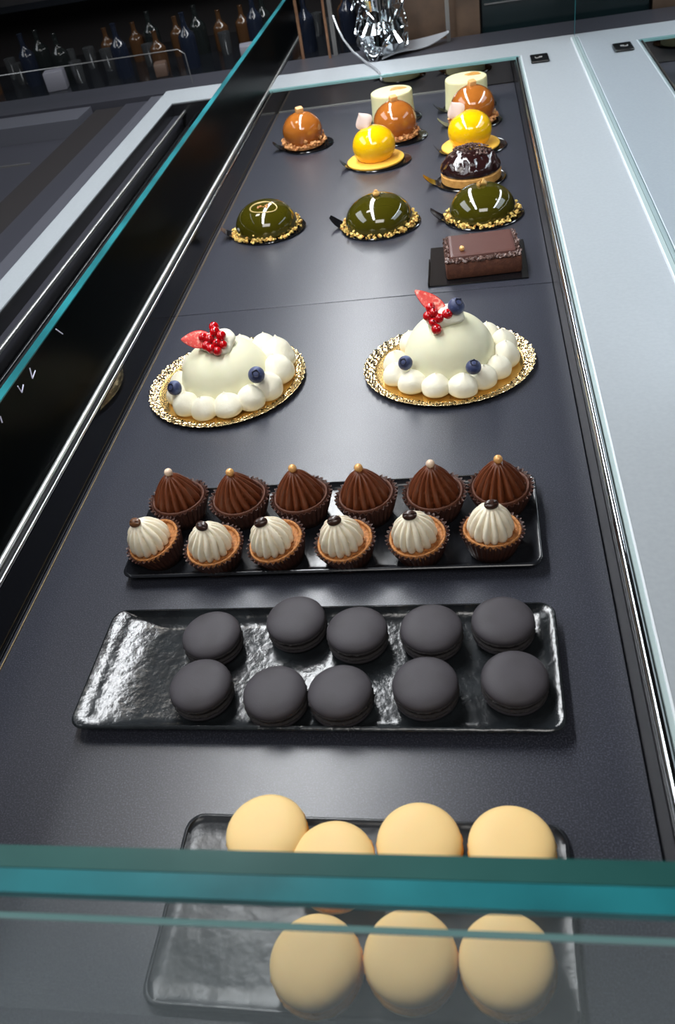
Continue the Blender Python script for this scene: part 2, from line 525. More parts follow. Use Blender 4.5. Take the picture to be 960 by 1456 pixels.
# thin pale lavender strokes raised on the dark glass
for (a, c) in (((0.673, 0.1305), (0.6816, 0.1205)), ((0.607, 0.1294), (0.6043, 0.1203)), ((0.6043, 0.1203), (0.6134, 0.1226)), ((0.5791, 0.1287), (0.5808, 0.1211)),
               ((0.5808, 0.1211), (0.5875, 0.1246)), ((0.5387, 0.1257), (0.5375, 0.1202))):
    b = MB(); b.tube([(-0.3879, a[0], a[1] - FLOOR), (-0.3879, c[0], c[1] - FLOOR)], .0007, 5)
    b.build('pale_stroke', 'pale_lavender', ct)
# push button
bt = MB(); bt.box(0.1135, 0.1460, 1.709, 1.760, FZ - FLOOR, FZ + 0.004 - FLOOR, bev=0.0018)
bo = bt.build('push_button', 'pad_black', ct); bo['label'] = 'black square button with a small white sign'
mk = MB()
zt = FZ + 0.0042 - FLOOR
for (a, c) in (((0.1225, 1.739), (0.1225, 1.731)), ((0.1225, 1.731), (0.1275, 1.731)), ((0.1290, 1.731), (0.1290, 1.738)),
               ((0.1290, 1.738), (0.1340, 1.738)), ((0.1340, 1.738), (0.1340, 1.7335)), ((0.1340, 1.7335), (0.1300, 1.7335))):
    mk.box(min(a[0], c[0]) - .0004, max(a[0], c[0]) + .0004, min(a[1], c[1]) - .0006, max(a[1], c[1]) + .0006, zt - .0002, zt + .0002)
mk.build('button_sign', 'white_paper', bo, smooth=False)['label'] = 'small white sign on the button'

# ------------------------------------------------------------------ deck boards
SEAM = 0.937
for (y0, y1, lab) in ((DY0 + 0.0005, SEAM - 0.0005, 'dark satin deck board nearer the viewer, under the macarons and white cakes'),
                      (SEAM + 0.0005, DY1 - 0.0032, 'dark satin deck board at the far end, under the glazed domes')):
    b = MB(); b.box(DX0 + 0.0005, DX1 - 0.0005, y0, y1, -0.011, 0.0, bev=0.0007)
    tag(b.build('deck_board', 'deck_laminate'), lab, 'shelf', 'deck boards')


# ------------------------------------------------------------------ serving trays
def tray(cx, cy, w, d, h, rz, le, re, m, label):
    """le / re: width of the raised slope at the left / right end."""
    x0, x1, y0, y1 = -w / 2, w / 2, -d / 2, d / 2
    L = []
    def ring(k, r, z):
        L.append(rrect(x0 + k * le, x1 - k * re, y0 + k * 0.014, y1 - k * 0.014, r, z, 8))
    L.append(rrect(x0 + le * .9, x1 - re * .9, y0 + .013, y1 - .013, .006, 0.0, 8))
    L.append(rrect(x0 + le * .7, x1 - re * .7, y0 + .010, y1 - .010, .007, 0.0, 8))
    L.append(rrect(x0 + .002, x1 - .002, y0 + .002, y1 - .002, .009, h - .0035, 8))
    ring(0.0, .011, h - .0015)
    L.append(rrect(x0 + .0008, x1 - .0008, y0 + .0008, y1 - .0008, .0105, h - .0003, 8))
    L.append(rrect(x0 + .0022, x1 - .0022, y0 + .0022, y1 - .0022, .010, h, 8))
    for k in (0.25, 0.45, 0.65, 0.82, 0.93, 1.0, 1.12):
        ring(k, .010 - .004 * k, .0035 + (h - .0035) * max(0, 1 - k) ** 1.7 * 0.86)
    b = MB(); b.loft(L)
    o = b.build('serving_tray', m, None, loc=(cx, cy, 0.0), rot=(0, 0, rz), angle=60)
    return tag(o, label, 'tray')


TZ = 0.0037
tray(-0.1290, 0.5180, 0.338, 0.112, 0.012, math.radians(-0.3), 0.020, 0.024, 'slate_glaze_smooth', 'smooth black rectangular tray holding the small chocolate and cream tarts')
tray(-0.1240, 0.3705, 0.334, 0.109, 0.013, math.radians(-0.6), 0.042, 0.030, 'slate_glaze', 'textured black slate tray holding the black macarons')
tray(-0.0780, 0.2040, 0.228, 0.110, 0.006, math.radians(-0.8), 0.010, 0.010, 'slate_glaze_dull', 'low black slate tray under the yellow macarons behind the front glass')


# ------------------------------------------------------------------ macarons
def macaron_proto(name, label, cat, R, H, mats, group, seed):
    t = thing(name, label, cat, (0, 0, 0), group=group)
    rng = random.Random(seed)
    sh, ft, fi = mats
    # H: total height. lower shell, foot, filling, foot, upper shell
    hs = H * 0.33; hf = H * 0.115; hm = H - 2 * hs - 2 * hf
    def dome(flip, z0, name):
        prof = [(R * 0.99, 0.0), (R, hs * .14)]
        n = 16
        for i in range(1, n + 1):
            a = PI / 2 * i / n
            prof.append((max(R * (math.cos(a) ** 0.62), 0.0004), hs * .14 + hs * .86 * math.sin(a) ** 1.0))
        M = Matrix.Translation((0, 0, z0)) @ (Matrix.Diagonal((1, 1, -1, 1)) if flip else Matrix.Identity(4))
        b = MB(); b.lathe(prof, 56, None, M)
        return b.build(name, sh, t, angle=70)
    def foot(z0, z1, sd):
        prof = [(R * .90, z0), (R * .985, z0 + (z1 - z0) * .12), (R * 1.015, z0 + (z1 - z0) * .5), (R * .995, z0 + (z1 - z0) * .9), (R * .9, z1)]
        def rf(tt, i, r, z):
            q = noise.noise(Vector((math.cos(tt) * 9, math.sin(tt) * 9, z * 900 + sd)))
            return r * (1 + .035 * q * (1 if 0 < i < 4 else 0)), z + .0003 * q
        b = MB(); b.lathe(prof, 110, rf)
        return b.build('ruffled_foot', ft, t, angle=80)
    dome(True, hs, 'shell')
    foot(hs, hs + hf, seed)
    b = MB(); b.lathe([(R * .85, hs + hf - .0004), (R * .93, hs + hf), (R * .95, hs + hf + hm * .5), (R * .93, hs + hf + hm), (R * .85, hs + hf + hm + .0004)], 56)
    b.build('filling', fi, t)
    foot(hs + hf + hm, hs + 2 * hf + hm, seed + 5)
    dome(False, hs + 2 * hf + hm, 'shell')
    return t


BLK = [(-0.2020, 0.392, 'black macaron at the left end of the back row on the slate tray'),
       (-0.1410, 0.405, 'black macaron second from the left in the back row, set furthest back'),
       (-0.0952, 0.393, 'black macaron in the middle of the back row on the slate tray'),
       (-0.0430, 0.3935, 'black macaron second from the right in the back row on the slate tray'),
       (0.0065, 0.399, 'black macaron at the right end of the back row, near the tray corner'),
       (-0.2000, 0.347, 'black macaron at the left end of the front row on the slate tray'),
       (-0.1465, 0.340, 'black macaron second from the left in the front row on the slate tray'),
       (-0.1018, 0.340, 'black macaron in the middle of the front row on the slate tray'),
       (-0.0455, 0.346, 'black macaron second from the right in the front row on the slate tray'),
       (0.0118, 0.350, 'black macaron at the right end of the front row on the slate tray')]
pb = macaron_proto('macaron', '', 'macaron', 0.0216, 0.0225, ('macaron_black', 'macaron_black_foot', 'filling_black'), 'black macarons on the slate tray', 3)
rg = random.Random(5)
for i, (x, y, lab) in enumerate(BLK):
    rot = (math.radians(rg.uniform(-1.5, 1.5)), math.radians(rg.uniform(-1.5, 1.5)), rg.uniform(0, 6.28))
    if i == 0:
        pb.location = (x, y, TZ + .0003); pb.rotation_euler = rot; pb['label'] = lab
    else:
        dup(pb, (x, y, TZ + .0003), rot, lab)
YEL = [(-0.1345, 0.2385, 'pale yellow macaron at the left end of the back row, behind the glass edge'),
       (-0.0930, 0.2225, 'yellow macaron second from the left in the back row, set lowest'),
       (-0.0462, 0.2350, 'yellow macaron third from the left in the back row, above the teal glass edge'),
       (0.0040, 0.2335, 'yellow macaron at the right end of the back row, above the teal glass edge'),
       (-0.0965, 0.1700, 'left one of the three yellow macarons seen through the front glass'),
       (-0.0490, 0.1745, 'middle one of the three yellow macarons seen through the front glass'),
       (-0.0005, 0.1745, 'right one of the three yellow macarons seen through the front glass')]
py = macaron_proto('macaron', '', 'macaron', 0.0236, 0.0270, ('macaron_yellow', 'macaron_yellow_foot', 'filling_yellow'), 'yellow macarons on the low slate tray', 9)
for i, (x, y, lab) in enumerate(YEL):
    rot = (math.radians(rg.uniform(-1.5, 1.5)), math.radians(rg.uniform(-1.5, 1.5)), rg.uniform(0, 6.28))
    if i == 0:
        py.location = (x, y, TZ + .0003); py.rotation_euler = rot; py['label'] = lab
    else:
        dup(py, (x, y, TZ + .0003), rot, lab)


# ------------------------------------------------------------------ tarts
def star_swirl(prof, n, depth, twist, seg=None, jit=0.0, seed=0):
    """piped cream: lobes with sharp valleys, twisting as it rises."""
    z0, z1 = prof[0][1], prof[-1][1]
    seg = seg or n * 9
    ph = [noise.noise(Vector((k * 3.1, seed, 0))) for k in range(64)]
    def rf(t, i, r, z):
        u = (z - z0) / (z1 - z0)
        a = n * (t + twist * u) / 2 + jit * noise.noise(Vector((math.cos(t) * 1.5, math.sin(t) * 1.5, u * 2 + seed)))
        lob = abs(math.sin(a))
        fade = 1.0 if u < .82 else (1 - u) / .18
        k = int((n * (t + twist * u) / 2) // PI) % 64
        fr = 1 - depth * fade * (1 - lob ** 0.75) + 0.05 * fade * ph[k]
        return r * fr, z - (0.0016 * (1 - lob) * (-1 if i < 3 else 0)) + 0.0006 * ph[k] * (1 - u)
    b = MB(); b.lathe(prof, seg, rf)
    return b


def smooth_prof(pts, n):
    out = []
    P = [pts[0]] + list(pts) + [pts[-1]]
    for i in range(1, len(P) - 2):
        for k in range(n):
            t = k / n
            q = []
            for c in (0, 1):
                p0, p1, p2, p3 = P[i - 1][c], P[i][c], P[i + 1][c], P[i + 2][c]
                q.append(.5 * ((2 * p1) + (-p0 + p2) * t + (2 * p0 - 5 * p1 + 4 * p2 - p3) * t * t + (-p0 + 3 * p1 - 3 * p2 + p3) * t ** 3))
            out.append(tuple(q))
    out.append(pts[-1])
    return out


def tart_base(t, R, pastry, seed, hgt=0.0205):
    n = 34
    prof = [(R * .70, 0.0), (R * .72, .0002), (R * .84, hgt * .45), (R * 1.0, hgt * 1.10), (R * .985, hgt * 1.10), (R * .82, hgt * .45), (R * .69, .0008)]
    def rf(tt, i, r, z):
        am = .0014 * (z / hgt)
        e = math.sin(n * tt) * am
        w = .0006 * noise.noise(Vector((math.cos(tt) * 2, math.sin(tt) * 2, seed)))
        zz = z + (.0012 * noise.noise(Vector((math.cos(tt) * 3, math.sin(tt) * 3, seed + 4))) if i in (3, 4) else 0)
        return r + e + w * (z / hgt), zz
    b = MB(); b.lathe(prof, n * 6, rf)
    b.build('paper_case', 'paper_case', t, angle=80)
    r1 = R * .93 if 'golden' in pastry else R * .895
    pr = smooth_prof([(r1 * .70, .0012), (r1 * .80, hgt * .3), (r1 * .985, hgt * .93), (r1, hgt * 1.05), (r1 * .97, hgt * 1.12), (r1 * .90, hgt * 1.08), (r1 * .86, hgt * .95), (r1 * .5, hgt * .93), (.0004, hgt * .93)], 4)
    def rf2(tt, i, r, z):
        q = noise.noise(Vector((math.cos(tt) * 3, math.sin(tt) * 3, seed * 2.0 + z * 60)))
        return r * (1 + .012 * q), z + .0004 * q
    b = MB(); b.lathe(pr, 64, rf2)
    b.build('tart_shell', pastry, t, angle=70)


def choc_tart(x, y, lab, seed, pearl, twist):
    rng = random.Random(seed)
    t = thing('chocolate_tart', lab, 'tart', (x, y, TZ), group='small chocolate tarts in the back row of the tray',
              rot=(math.radians(rng.uniform(-1, 3)), math.radians(rng.uniform(-4, 0)), rng.uniform(-.3, .3)))
    tart_base(t, 0.0258, 'chocolate_pastry', seed, 0.021)
    h = 0.0300 + rng.uniform(-.001, .001)
    R = .0200
    prof = smooth_prof([(R * .80, .0185), (R * 1.00, .0200), (R * 1.03, .0240), (R * .93, .0200 + h * .32), (R * .74, .0200 + h * .55),
                        (R * .48, .0200 + h * .78), (R * .22, .0200 + h * .94), (.0012, .0200 + h * .985)], 6)
    ob = star_swirl(prof, 15, .30, twist, jit=.5, seed=seed).build('piped_cream', 'chocolate_cream', t, angle=75, loc=(-.0008, -.0005, 0))
    p = MB(); p.ball((-.0008, -.0005, .0200 + h + .0016), .0036)
    p.build('sugar_pearl', pearl, t)
    return t


def cream_tart(x, y, lab, seed, bean, twist, tilt):
    rng = random.Random(seed + 40)
    t = thing('cream_tart', lab, 'tart', (x, y, TZ + .0002), group='small coffee cream tarts in the front row of the tray',
              rot=(math.radians(tilt[0]), math.radians(tilt[1]), rng.uniform(-.3, .3)))
    tart_base(t, 0.0240, 'golden_pastry', seed + 60, 0.0195)
    h = 0.0265
    R = .0175
    prof = smooth_prof([(R * .70, .0180), (R * .93, .0192), (R * 1.02, .0235), (R * .98, .0190 + h * .38), (R * .84, .0190 + h * .60),
                        (R * .60, .0190 + h * .80), (R * .30, .0190 + h * .95), (.0012, .0190 + h)], 6)
    star_swirl(prof, 14, .26, twist, jit=.6, seed=seed + 9).build('piped_cream', 'coffee_cream', t, angle=75, loc=(-.0015, -.0012, 0))
    # coffee bean: two plump halves with a slit between
    bz = .0190 + h + .0012
    Mb = Matrix.Translation((-.0015, -.0025, bz)) @ Matrix.Rotation(rng.uniform(-.5, .9), 4, 'Z') @ Matrix.Rotation(math.radians(28), 4, 'X')
    b = MB()
    def rf(tt, i, r, z):
        c = abs(math.sin(tt))
        dent = math.exp(-(c / .16) ** 2) * max(0, z) / .003 * .0013
        return r, z - dent
    prof = [(math.sin(PI * i / 14) * .0045, -math.cos(PI * i / 14) * .0028) for i in range(1, 14)]
    b.lathe(prof, 40, rf, Mb, sx=1.25, sy=.92)
    bo = b.build('coffee_bean', bean, t)
    sl = MB()
    pts = [Mb @ Vector((u * .0048, .0004 * math.sin(u * 3), .0021 * math.sqrt(max(0, 1 - u * u * .9)))) for u in [(-1 + 2 * k / 10) * .9 for k in range(11)]]
    sl.tube(pts, .00035, 6)
    sl.build('bean_slit', 'filling_black', bo)
    return t


CT = [(-0.2640, 0.5440, 'chocolate tart with a pale pearl, leftmost of the back row', 'pearl_pale', .10),
      (-0.2085, 0.5420, 'chocolate tart with ruffled cream and gold pearl, second from the left in the back row', 'pearl_gold', .35),
      (-0.1540, 0.5390, 'chocolate tart with a gold pearl, third from the left in the back row', 'pearl_gold', .05),
      (-0.0975, 0.5360, 'chocolate tart with a gold pearl, fourth from the left in the back row', 'pearl_gold', -.05),
      (-0.0420, 0.5360, 'chocolate tart with a pale pearl, second from the right in the back row', 'pearl_pale', .22),
      (0.0110, 0.5390, 'chocolate tart with a gold pearl at the right end of the back row', 'pearl_gold', .10)]
for i, (x, y, lab, p, tw) in enumerate(CT):
    choc_tart(x, y, lab, i + 1, p, tw)
WT = [(-0.2690, 0.4950, 'cream tart leftmost of the front row with a light brown coffee bean', 'coffee_bean_light', -.35, (7, -12)),
      (-0.2190, 0.4850, 'cream tart second from the left of the front row with a dark coffee bean', 'coffee_bean', -.25, (5, -2)),
      (-0.1650, 0.4880, 'cream tart third from the left of the front row with a large coffee bean', 'coffee_bean', -.35, (9, -7)),
      (-0.1100, 0.4850, 'cream tart fourth from the left of the front row with a flat shiny bean', 'coffee_bean', -.10, (6, -5)),
      (-0.0535, 0.4860, 'cream tart second from the right of the front row with a dark bean', 'coffee_bean', .05, (5, -3)),
      (0.0015, 0.4880, 'cream tart at the right end of the front row with tall cream', 'coffee_bean', .10, (-2, 3))]
for i, (x, y, lab, bn, tw, tl) in enumerate(WT):
    cream_tart(x, y, lab, i + 1, bn, tw, tl)


# ------------------------------------------------------------------ white dome cakes on gold boards
def gold_board(cx, cy, rx, ry, lab):
    t = thing('gold_cake_board', lab, 'cake board', (cx, cy, 0), group='round gold lace cake boards')
    b = MB(); b.lathe([(.0003, .0008), (.074, .0008), (.0767, .0016), (.0767, .0026), (.0740, .0020), (.0003, .0020)], 96, None, None, rx / .088, ry / .088)
    b.build('card_disc', 'gold_card', t)
    def rf(tt, i, r, z):
        k = math.sin(54 * tt)
        out = (r - .0765) / .012
        return r + .0007 * k * max(0, out), z + .0005 * math.sin(54 * tt + out * 7) * (1 if 1 < i else .2)
    pr = [(.0765, .0026), (.0768, .0012)] + [(.0770 + .0110 * k / 12, .0024 + .0032 * (k / 12) ** 1.5) for k in range(13)] + \
         [(.0884, .0053), (.0880, .0042), (.0820, .0018), (.0771, .0006)]
    L = []
    b = MB()
    seg = 432
    # closed ring profile (no caps at centre)
    for (r, z) in pr:
        lp = []
        for k in range(seg):
            a = 2 * PI * k / seg
            i = 5 if z > .0024 else 0
            rr, zz = rf(a, i, r, z)
            lp.append((rr * math.cos(a) * rx / .088, rr * math.sin(a) * ry / .088, zz))
        L.append(lp)
    L.append(L[0])
    b.loft(L, cap0=False, cap1=False)
    b.build('lace_rim', 'gold_lace', t, angle=80)['label'] = 'embossed lace rim of the gold board'
    return t


def kiss(t, x, y, r, h, seed, tip=1.0, z0=.0024):
    pr = smooth_prof([(r * .80, 0), (r * .97, h * .12), (r * 1.0, h * .32), (r * .88, h * .56), (r * .62, h * .76), (r * .32, h * .90), (r * .14 * tip, h * .97), (.0004, h * (1 + .05 * tip))], 4)
    def rf(tt, i, rr, z):
        q = noise.noise(Vector((math.cos(tt) * 1.2, math.sin(tt) * 1.2, z * 80 + seed * 5)))
        return rr * (1 + .09 * q), z + .0006 * q
    b = MB(); b.lathe(pr, 36, rf)
    return b.build('cream_kiss', 'whipped_cream', t, angle=80, loc=(x, y, z0), rot=(.10 * math.sin(seed * 2.3), .10 * math.cos(seed * 1.7), seed))


def blueberry(t, x, y, z, r, rot):
    b = MB(); b.ball((0, 0, 0), r, 24, 14, (1, 1, .9))
    o = b.build('blueberry', 'blueberry', t, loc=(x, y, z), rot=rot)
    c = MB()
    pr = [(r * .22, .80 * r), (r * .36, .84 * r), (r * .46, .93 * r), (r * .38, .94 * r), (r * .30, .86 * r), (r * .05, .84 * r)]
    def rf(tt, i, rr, z_):
        k = max(0, math.cos(5 * tt))
        return rr * (1 + .12 * k), z_ + (.06 * r * k if i in (2, 3) else 0)
    c.lathe(pr, 40, rf)
    c.build('crown', 'blueberry_crown', o)


def currants(t, pts, r):
    for i, (x, y, z) in enumerate(pts):
        b = MB(); b.ball((0, 0, 0), r * (1 + .08 * math.sin(i * 5)), 20, 12)
        o = b.build('redcurrant', 'redcurrant', t, loc=(x, y, z))
        c = MB(); c.lathe([(.0006, .90 * r), (.0009, 1.0 * r), (.0005, 1.14 * r), (.0001, 1.2 * r)], 8)
        c.build('dried_tip', 'redcurrant_tip', o, rot=(.8 * math.sin(i * 2.1), .8 * math.cos(i * 1.3), 0))


def strawberry(t, loc, ln, nm, L=.030, W=.018, T=.006):
    ex = Vector(ln).normalized(); ez = Vector(nm); ez = (ez - ex * ez.dot(ex)).normalized(); ey = ez.cross(ex)
    rot = Matrix((ex, ey, ez)).transposed().to_euler()
    n = 20
    b = MB(); c = MB()
    loopsA, loopsB = [], []
    for k in range(n + 1):
        u = k / n
        w = W / 2 * (math.sin(PI * min(1, u * .90 + .08) ** .80) ** .8) + .0002
        th = T * (w / (W / 2)) + .0002
        x = L * u
        A = [(x, w * math.cos(a), th * math.sin(a)) for a in [PI * j / 12 for j in range(13)]]
        loopsA.append([(p[0], p[1], -p[2]) for p in A][::-1])
        loopsB.append([(x, w * .92 * (1 - 2 * j / 8), .0003 + .0008 * math.cos(PI * (j - 4) / 8)) for j in range(9)])
    b.loft(loopsA)
    o = b.build('strawberry_slice', 'strawberry_skin', t, loc=loc, rot=rot)
    c.loft(loopsB)
    c.build('cut_face', 'strawberry_flesh', o)


def dome_cake(cx, cy, lab, R, H, kisses, berries, seed):
    t = thing('white_dome_cake', lab, 'cake', (cx, cy, .0022), group='white dome cakes on gold boards')
    pr = [(R * .97, 0.0), (R, .002)] + [(R * math.cos(a) ** .92, .002 + (H - .002) * math.sin(a) ** .90) for a in [PI / 2 * k / 20 for k in range(1, 20)]] + [(.0005, H)]
    b = MB(); b.lathe(pr, 72)
    b.build('glazed_dome', 'white_glaze', t, angle=80)
    for i, (x, y, r, h) in enumerate(kisses):
        kiss(t, (x - cx) * .945, (y - cy) * .945, r * .97, h, seed + i * 1.7, tip=(.6 if i % 2 else 1.0), z0=.0)
    return t


gold_board(-0.2720, 0.7680, 0.0860, 0.0880, 'gold lace cake board under the white dome cake on the left')
K1 = [(-0.3240, 0.7620, .0130, .022), (-0.3220, 0.7360, .0125, .021), (-0.3065, 0.7150, .0150, .023), (-0.2825, 0.7050, .0150, .022),
      (-0.2560, 0.7050, .0160, .023), (-0.2335, 0.7160, .0155, .025), (-0.2170, 0.7370, .0170, .027), (-0.2090, 0.7660, .0185, .030),
      (-0.2150, 0.7960, .0190, .034), (-0.2350, 0.8180, .0170, .030), (-0.2650, 0.8260, .0160, .026), (-0.2950, 0.8190, .0150, .025), (-0.3160, 0.7950, .0150, .024)]
c1 = dome_cake(-0.2700, 0.7640, 'white dome cake on the left, topped with strawberry and a heap of redcurrants', .0490, .0500, K1, None, 1)
b = MB(); b.ball((0, 0, 0), .0205, 40, 18, (1, .92, .52), nz=.25, seed=3)
b.build('cream_blob', 'whipped_cream', c1, loc=(0.000, 0.000, .0510))
currants(c1, [(-0.0030, -.0120, .0620), (.0045, -.0155, .0585), (-.0010, -.0215, .0560), (.0085, -.0080, .0625), (.0020, -.0050, .0660),
              (-.0105, -.0090, .0630), (.0105, -.0150, .0560), (.0050, -.0215, .0530), (.0000, .0020, .0680), (-.0060, -.0170, .0570)], .0050)
strawberry(c1, (-.0030, -.0100, .0610), (-1, 0.02, .05), (-.15, -.75, .66), .031, .0185)
blueberry(c1, -.0440, -.0410, .0250, .0078, (math.radians(50), 0, math.radians(-20)))
blueberry(c1, .0450, -.0390, .0320, .0086, (math.radians(52), 0, math.radians(12)))

gold_board(-0.0335, 0.7700, 0.0880, 0.0800, 'gold lace cake board under the white dome cake on the right')
K2 = [(-0.0900, 0.7700, .0140, .022), (-0.0880, 0.7450, .0150, .021), (-0.0700, 0.7260, .0155, .021), (-0.0460, 0.7155, .0155, .021),
      (-0.0190, 0.7130, .0160, .021), (0.0030, 0.7270, .0145, .022), (0.0190, 0.7430, .0145, .022), (0.0270, 0.7640, .0150, .026),
      (0.0265, 0.7880, .0150, .028), (0.0120, 0.8070, .0130, .026), (-0.0140, 0.8220, .0130, .024), (-0.0440, 0.8230, .0130, .022), (-0.0740, 0.8080, .0140, .022)]
c2 = dome_cake(-0.0315, 0.7690, 'white dome cake on the right, topped with redcurrants and a large blueberry', .0475, .0560, K2, None, 2)
b = MB(); b.ball((0, 0, 0), .0190, 40, 18, (1, .90, .50), nz=.25, seed=5)
b.build('cream_blob', 'whipped_cream', c2, loc=(-.0020, -.0030, .0580))
currants(c2, [(-.0180, -.0120, .0640), (-.0130, -.0180, .0600), (-.0070, -.0160, .0630), (-.0100, -.0230, .0550), (.0010, -.0130, .0650), (-.0150, -.0070, .0700), (-.0120, -.0130, .0680)], .0050)
strawberry(c2, (-.0020, -.0060, .0640), (-.78, .35, .55), (.35, -.7, .66), .036, .0165)
blueberry(c2, .0100, -.0080, .0700, .0085, (math.radians(25), math.radians(25), 0))
blueberry(c2, -.0430, -.0330, .0260, .0074, (math.radians(50), 0, math.radians(-20)))
blueberry(c2, .0240, -.0520, .0270, .0076, (math.radians(20), 0, math.radians(12)))


# ------------------------------------------------------------------ glazed individual cakes and their black pads
def pad(x, y, rx, ry, lab, tab_a=195, tab=0.022):
    t = thing('dessert_pad', lab, 'cake pad', (x, y, 0), group='black plastic dessert pads')
    b = MB(); b.lathe([(rx * .96, .0002), (rx, .0010), (rx, .0020), (rx * .985, .0026), (rx * .95, .0018), (.0003, .0018)], 64, None, None, 1, ry / rx)
    b.build('pad_disc', 'pad_black', t)
    a = math.radians(tab_a)
    T = Matrix.Rotation(a, 4, 'Z')
    n = 10
    L = []
    for k in range(n + 1):
        u = k / n
        xx = rx * .90 + tab * u
        zz = .0014 + .014 * u ** 1.8
        w = .0110 * math.sqrt(max(0.02, 1 - (u * .93) ** 3))
        L.append([(xx, -w, zz + .0008), (xx, w, zz + .0008), (xx - .0003, w * .98, zz - .0006), (xx - .0003, -w * .98, zz - .0006)])
    q = MB(); q.loft(L, M=T)
    q.build('pull_tab', 'pad_black', t)['label'] = 'curled up black tab of the pad'
    return t


def crumbs(t, name, m, rx, rz, n, r, seed, spread=.004, arc=None, z0=.0022):
    rng = random.Random(seed)
    b = MB()
    for i in range(n):
        a = rng.uniform(0, 2 * PI) if arc is None else math.radians(rng.uniform(*arc))
        q = rx + rng.uniform(-spread * .4, spread)
        b.nugget((q * math.cos(a), q * math.sin(a), z0 + abs(rng.gauss(0, rz)) + r * .4), r * rng.uniform(.6, 1.25), rng)
    o = b.build(name, m, t, smooth=False)
    o['kind'] = 'stuff'
    return o


def dome_profile(R, H, n=24, e1=.9, e2=1.0, z0=.0018, under=.9):
    return [(R * under, z0), (R * .985, z0 + H * .05), (R, z0 + H * .12)] + \
           [(R * math.cos(a) ** e1, z0 + H * .12 + H * .88 * math.sin(a) ** e2) for a in [PI / 2 * k / n for k in range(1, n)]] + [(.0004, z0 + H)]


def green_dome(x, y, R, H, lab, top, seed):
    t = thing('pistachio_dome', lab, 'dome cake', (x, y, 0), group='green glazed dome cakes')
    b = MB(); b.lathe(dome_profile(R, H, 28, .88, 1.0), 80)
    b.build('glazed_dome', 'pistachio_glaze', t, angle=80)
    crumbs(t, 'nut_crumbs', 'nut_crumb', R + .0012, .0028, 250, .0025, seed, .0048)
    if top == 'nut':
        b = MB(); b.ball((0, 0, H + .0045), .0048, 16, 10, (1, 1, .85), nz=.2, seed=seed)
        b.lathe([(.0022, H + .0078), (.0025, H + .0092), (.0012, H + .0100)], 14)
        b.build('hazelnut', 'hazelnut', t)
    elif top == 'chip':
        rng = random.Random(seed)
        b = MB(); b.nugget((-.003, 0, H + .0040), .0056, rng); b.nugget((.003, .001, H + .0042), .0058, rng)
        b.build('nut_piece', 'hazelnut', t, smooth=False)
    else:
        rng = random.Random(seed)
        b = MB()
        pts = []
        for k in range(45):
            u = k / 44
            a = 2 * PI * u
            # figure like an open heart loop lying on the dome
            px = .0170 * math.sin(a) + .005 * math.sin(2 * a)
            pyy = .0120 * math.cos(a) - .0045 * abs(math.sin(a)) ** .5 * 0 + .003 * math.cos(2 * a)
            q = (px + .004, pyy - .0170)
            rr = min(.98, math.hypot(*q) / R)
            z = .0018 + H * .12 + H * .88 * math.sqrt(max(0, 1 - rr ** (2 / .88)))
            pts.append((q[0], q[1], z + .0002))
        b.tube(pts, .0008, 6)
        b.build('piped_loop', 'gold_line', t)['label'] = 'thin pale gold loop piped on the dome'
        c = MB()
        for k in range(7):
            c.nugget((rng.uniform(-.006, .010), rng.uniform(-.020, -.012), H + .0005 + rng.uniform(-.0015, .0005)), .0026, rng)
        c.build('nut_piece', 'caramel_crumb', t, smooth=False)
    return t


pad(-0.2930, 1.1790, .0530, .0500, 'black pad under the left green dome', 190)
green_dome(-0.2970, 1.1800, .0452, .0410, 'green glazed dome cake on the left with a gold loop and nut bits', 'loop', 11)
pad(-0.1290, 1.1560, .0560, .0520, 'black pad under the middle green dome', 172)
green_dome(-0.1310, 1.1570, .0475, .0400, 'green glazed dome cake in the middle topped with a round hazelnut', 'nut', 12)
pad(0.0120, 1.1510, .0545, .0500, 'black pad under the right green dome, behind the brownie', 178)
green_dome(0.0110, 1.1530, .0450, .0400, 'green glazed dome cake on the right behind the chocolate brownie bar', 'chip', 13)


def caramel_ball(x, y, R, lab, seed):
    t = thing('caramel_sphere_cake', lab, 'sphere cake', (x, y, 0), group='caramel glazed sphere cakes')
    rz = R * .90; zc = R * .72
    pr = []
    for k in range(3, 30):
        a = PI * k / 30
        z = zc - rz * math.cos(a)
        if z > .0018:
            pr.append((R * math.sin(a), z))
    b = MB(); b.lathe(pr, 64)
    b.build('glazed_sphere', 'caramel_glaze', t, angle=80)
    crumbs(t, 'crumb_base', 'caramel_crumb', R * .97, .0038, 190, .0030, seed, .0050, z0=.0050)
    d = MB(); d.lathe([(R * .9, .0018), (R * 1.0, .003), (R * 1.0, .006), (R * .90, .008), (.0005, .0082)], 48)
    d.build('biscuit_disc', 'caramel_crumb', t)
    c = MB(); c.box(-.0062, .0062, -.005, .005, -.003, .0078, bev=.0012, M=Matrix.Translation((.0, 0, zc + rz)) @ Matrix.Rotation(.5, 4, 'Z') @ Matrix.Rotation(.25, 4, 'X'))
    c.build('caramel_cube', 'caramel_cube', t)
    return t


pad(-0.2830, 1.5430, .0450, .0430, 'black pad under the caramel sphere on the left', 188, .022)
caramel_ball(-0.2905, 1.5460, .0352, 'caramel sphere cake standing alone at the far left', 21)
pad(-0.1180, 1.5220, .0460, .0430, 'black pad under the caramel sphere behind the left yellow sphere', 182)
caramel_ball(-0.1260, 1.5300, .0370, 'caramel sphere cake behind the left yellow sphere', 22)
pad(0.0080, 1.5560, .0460, .0430, 'black pad under the caramel sphere behind the right yellow sphere', 185)
caramel_ball(0.0055, 1.5580, .0375, 'caramel sphere cake behind the right yellow sphere', 23)


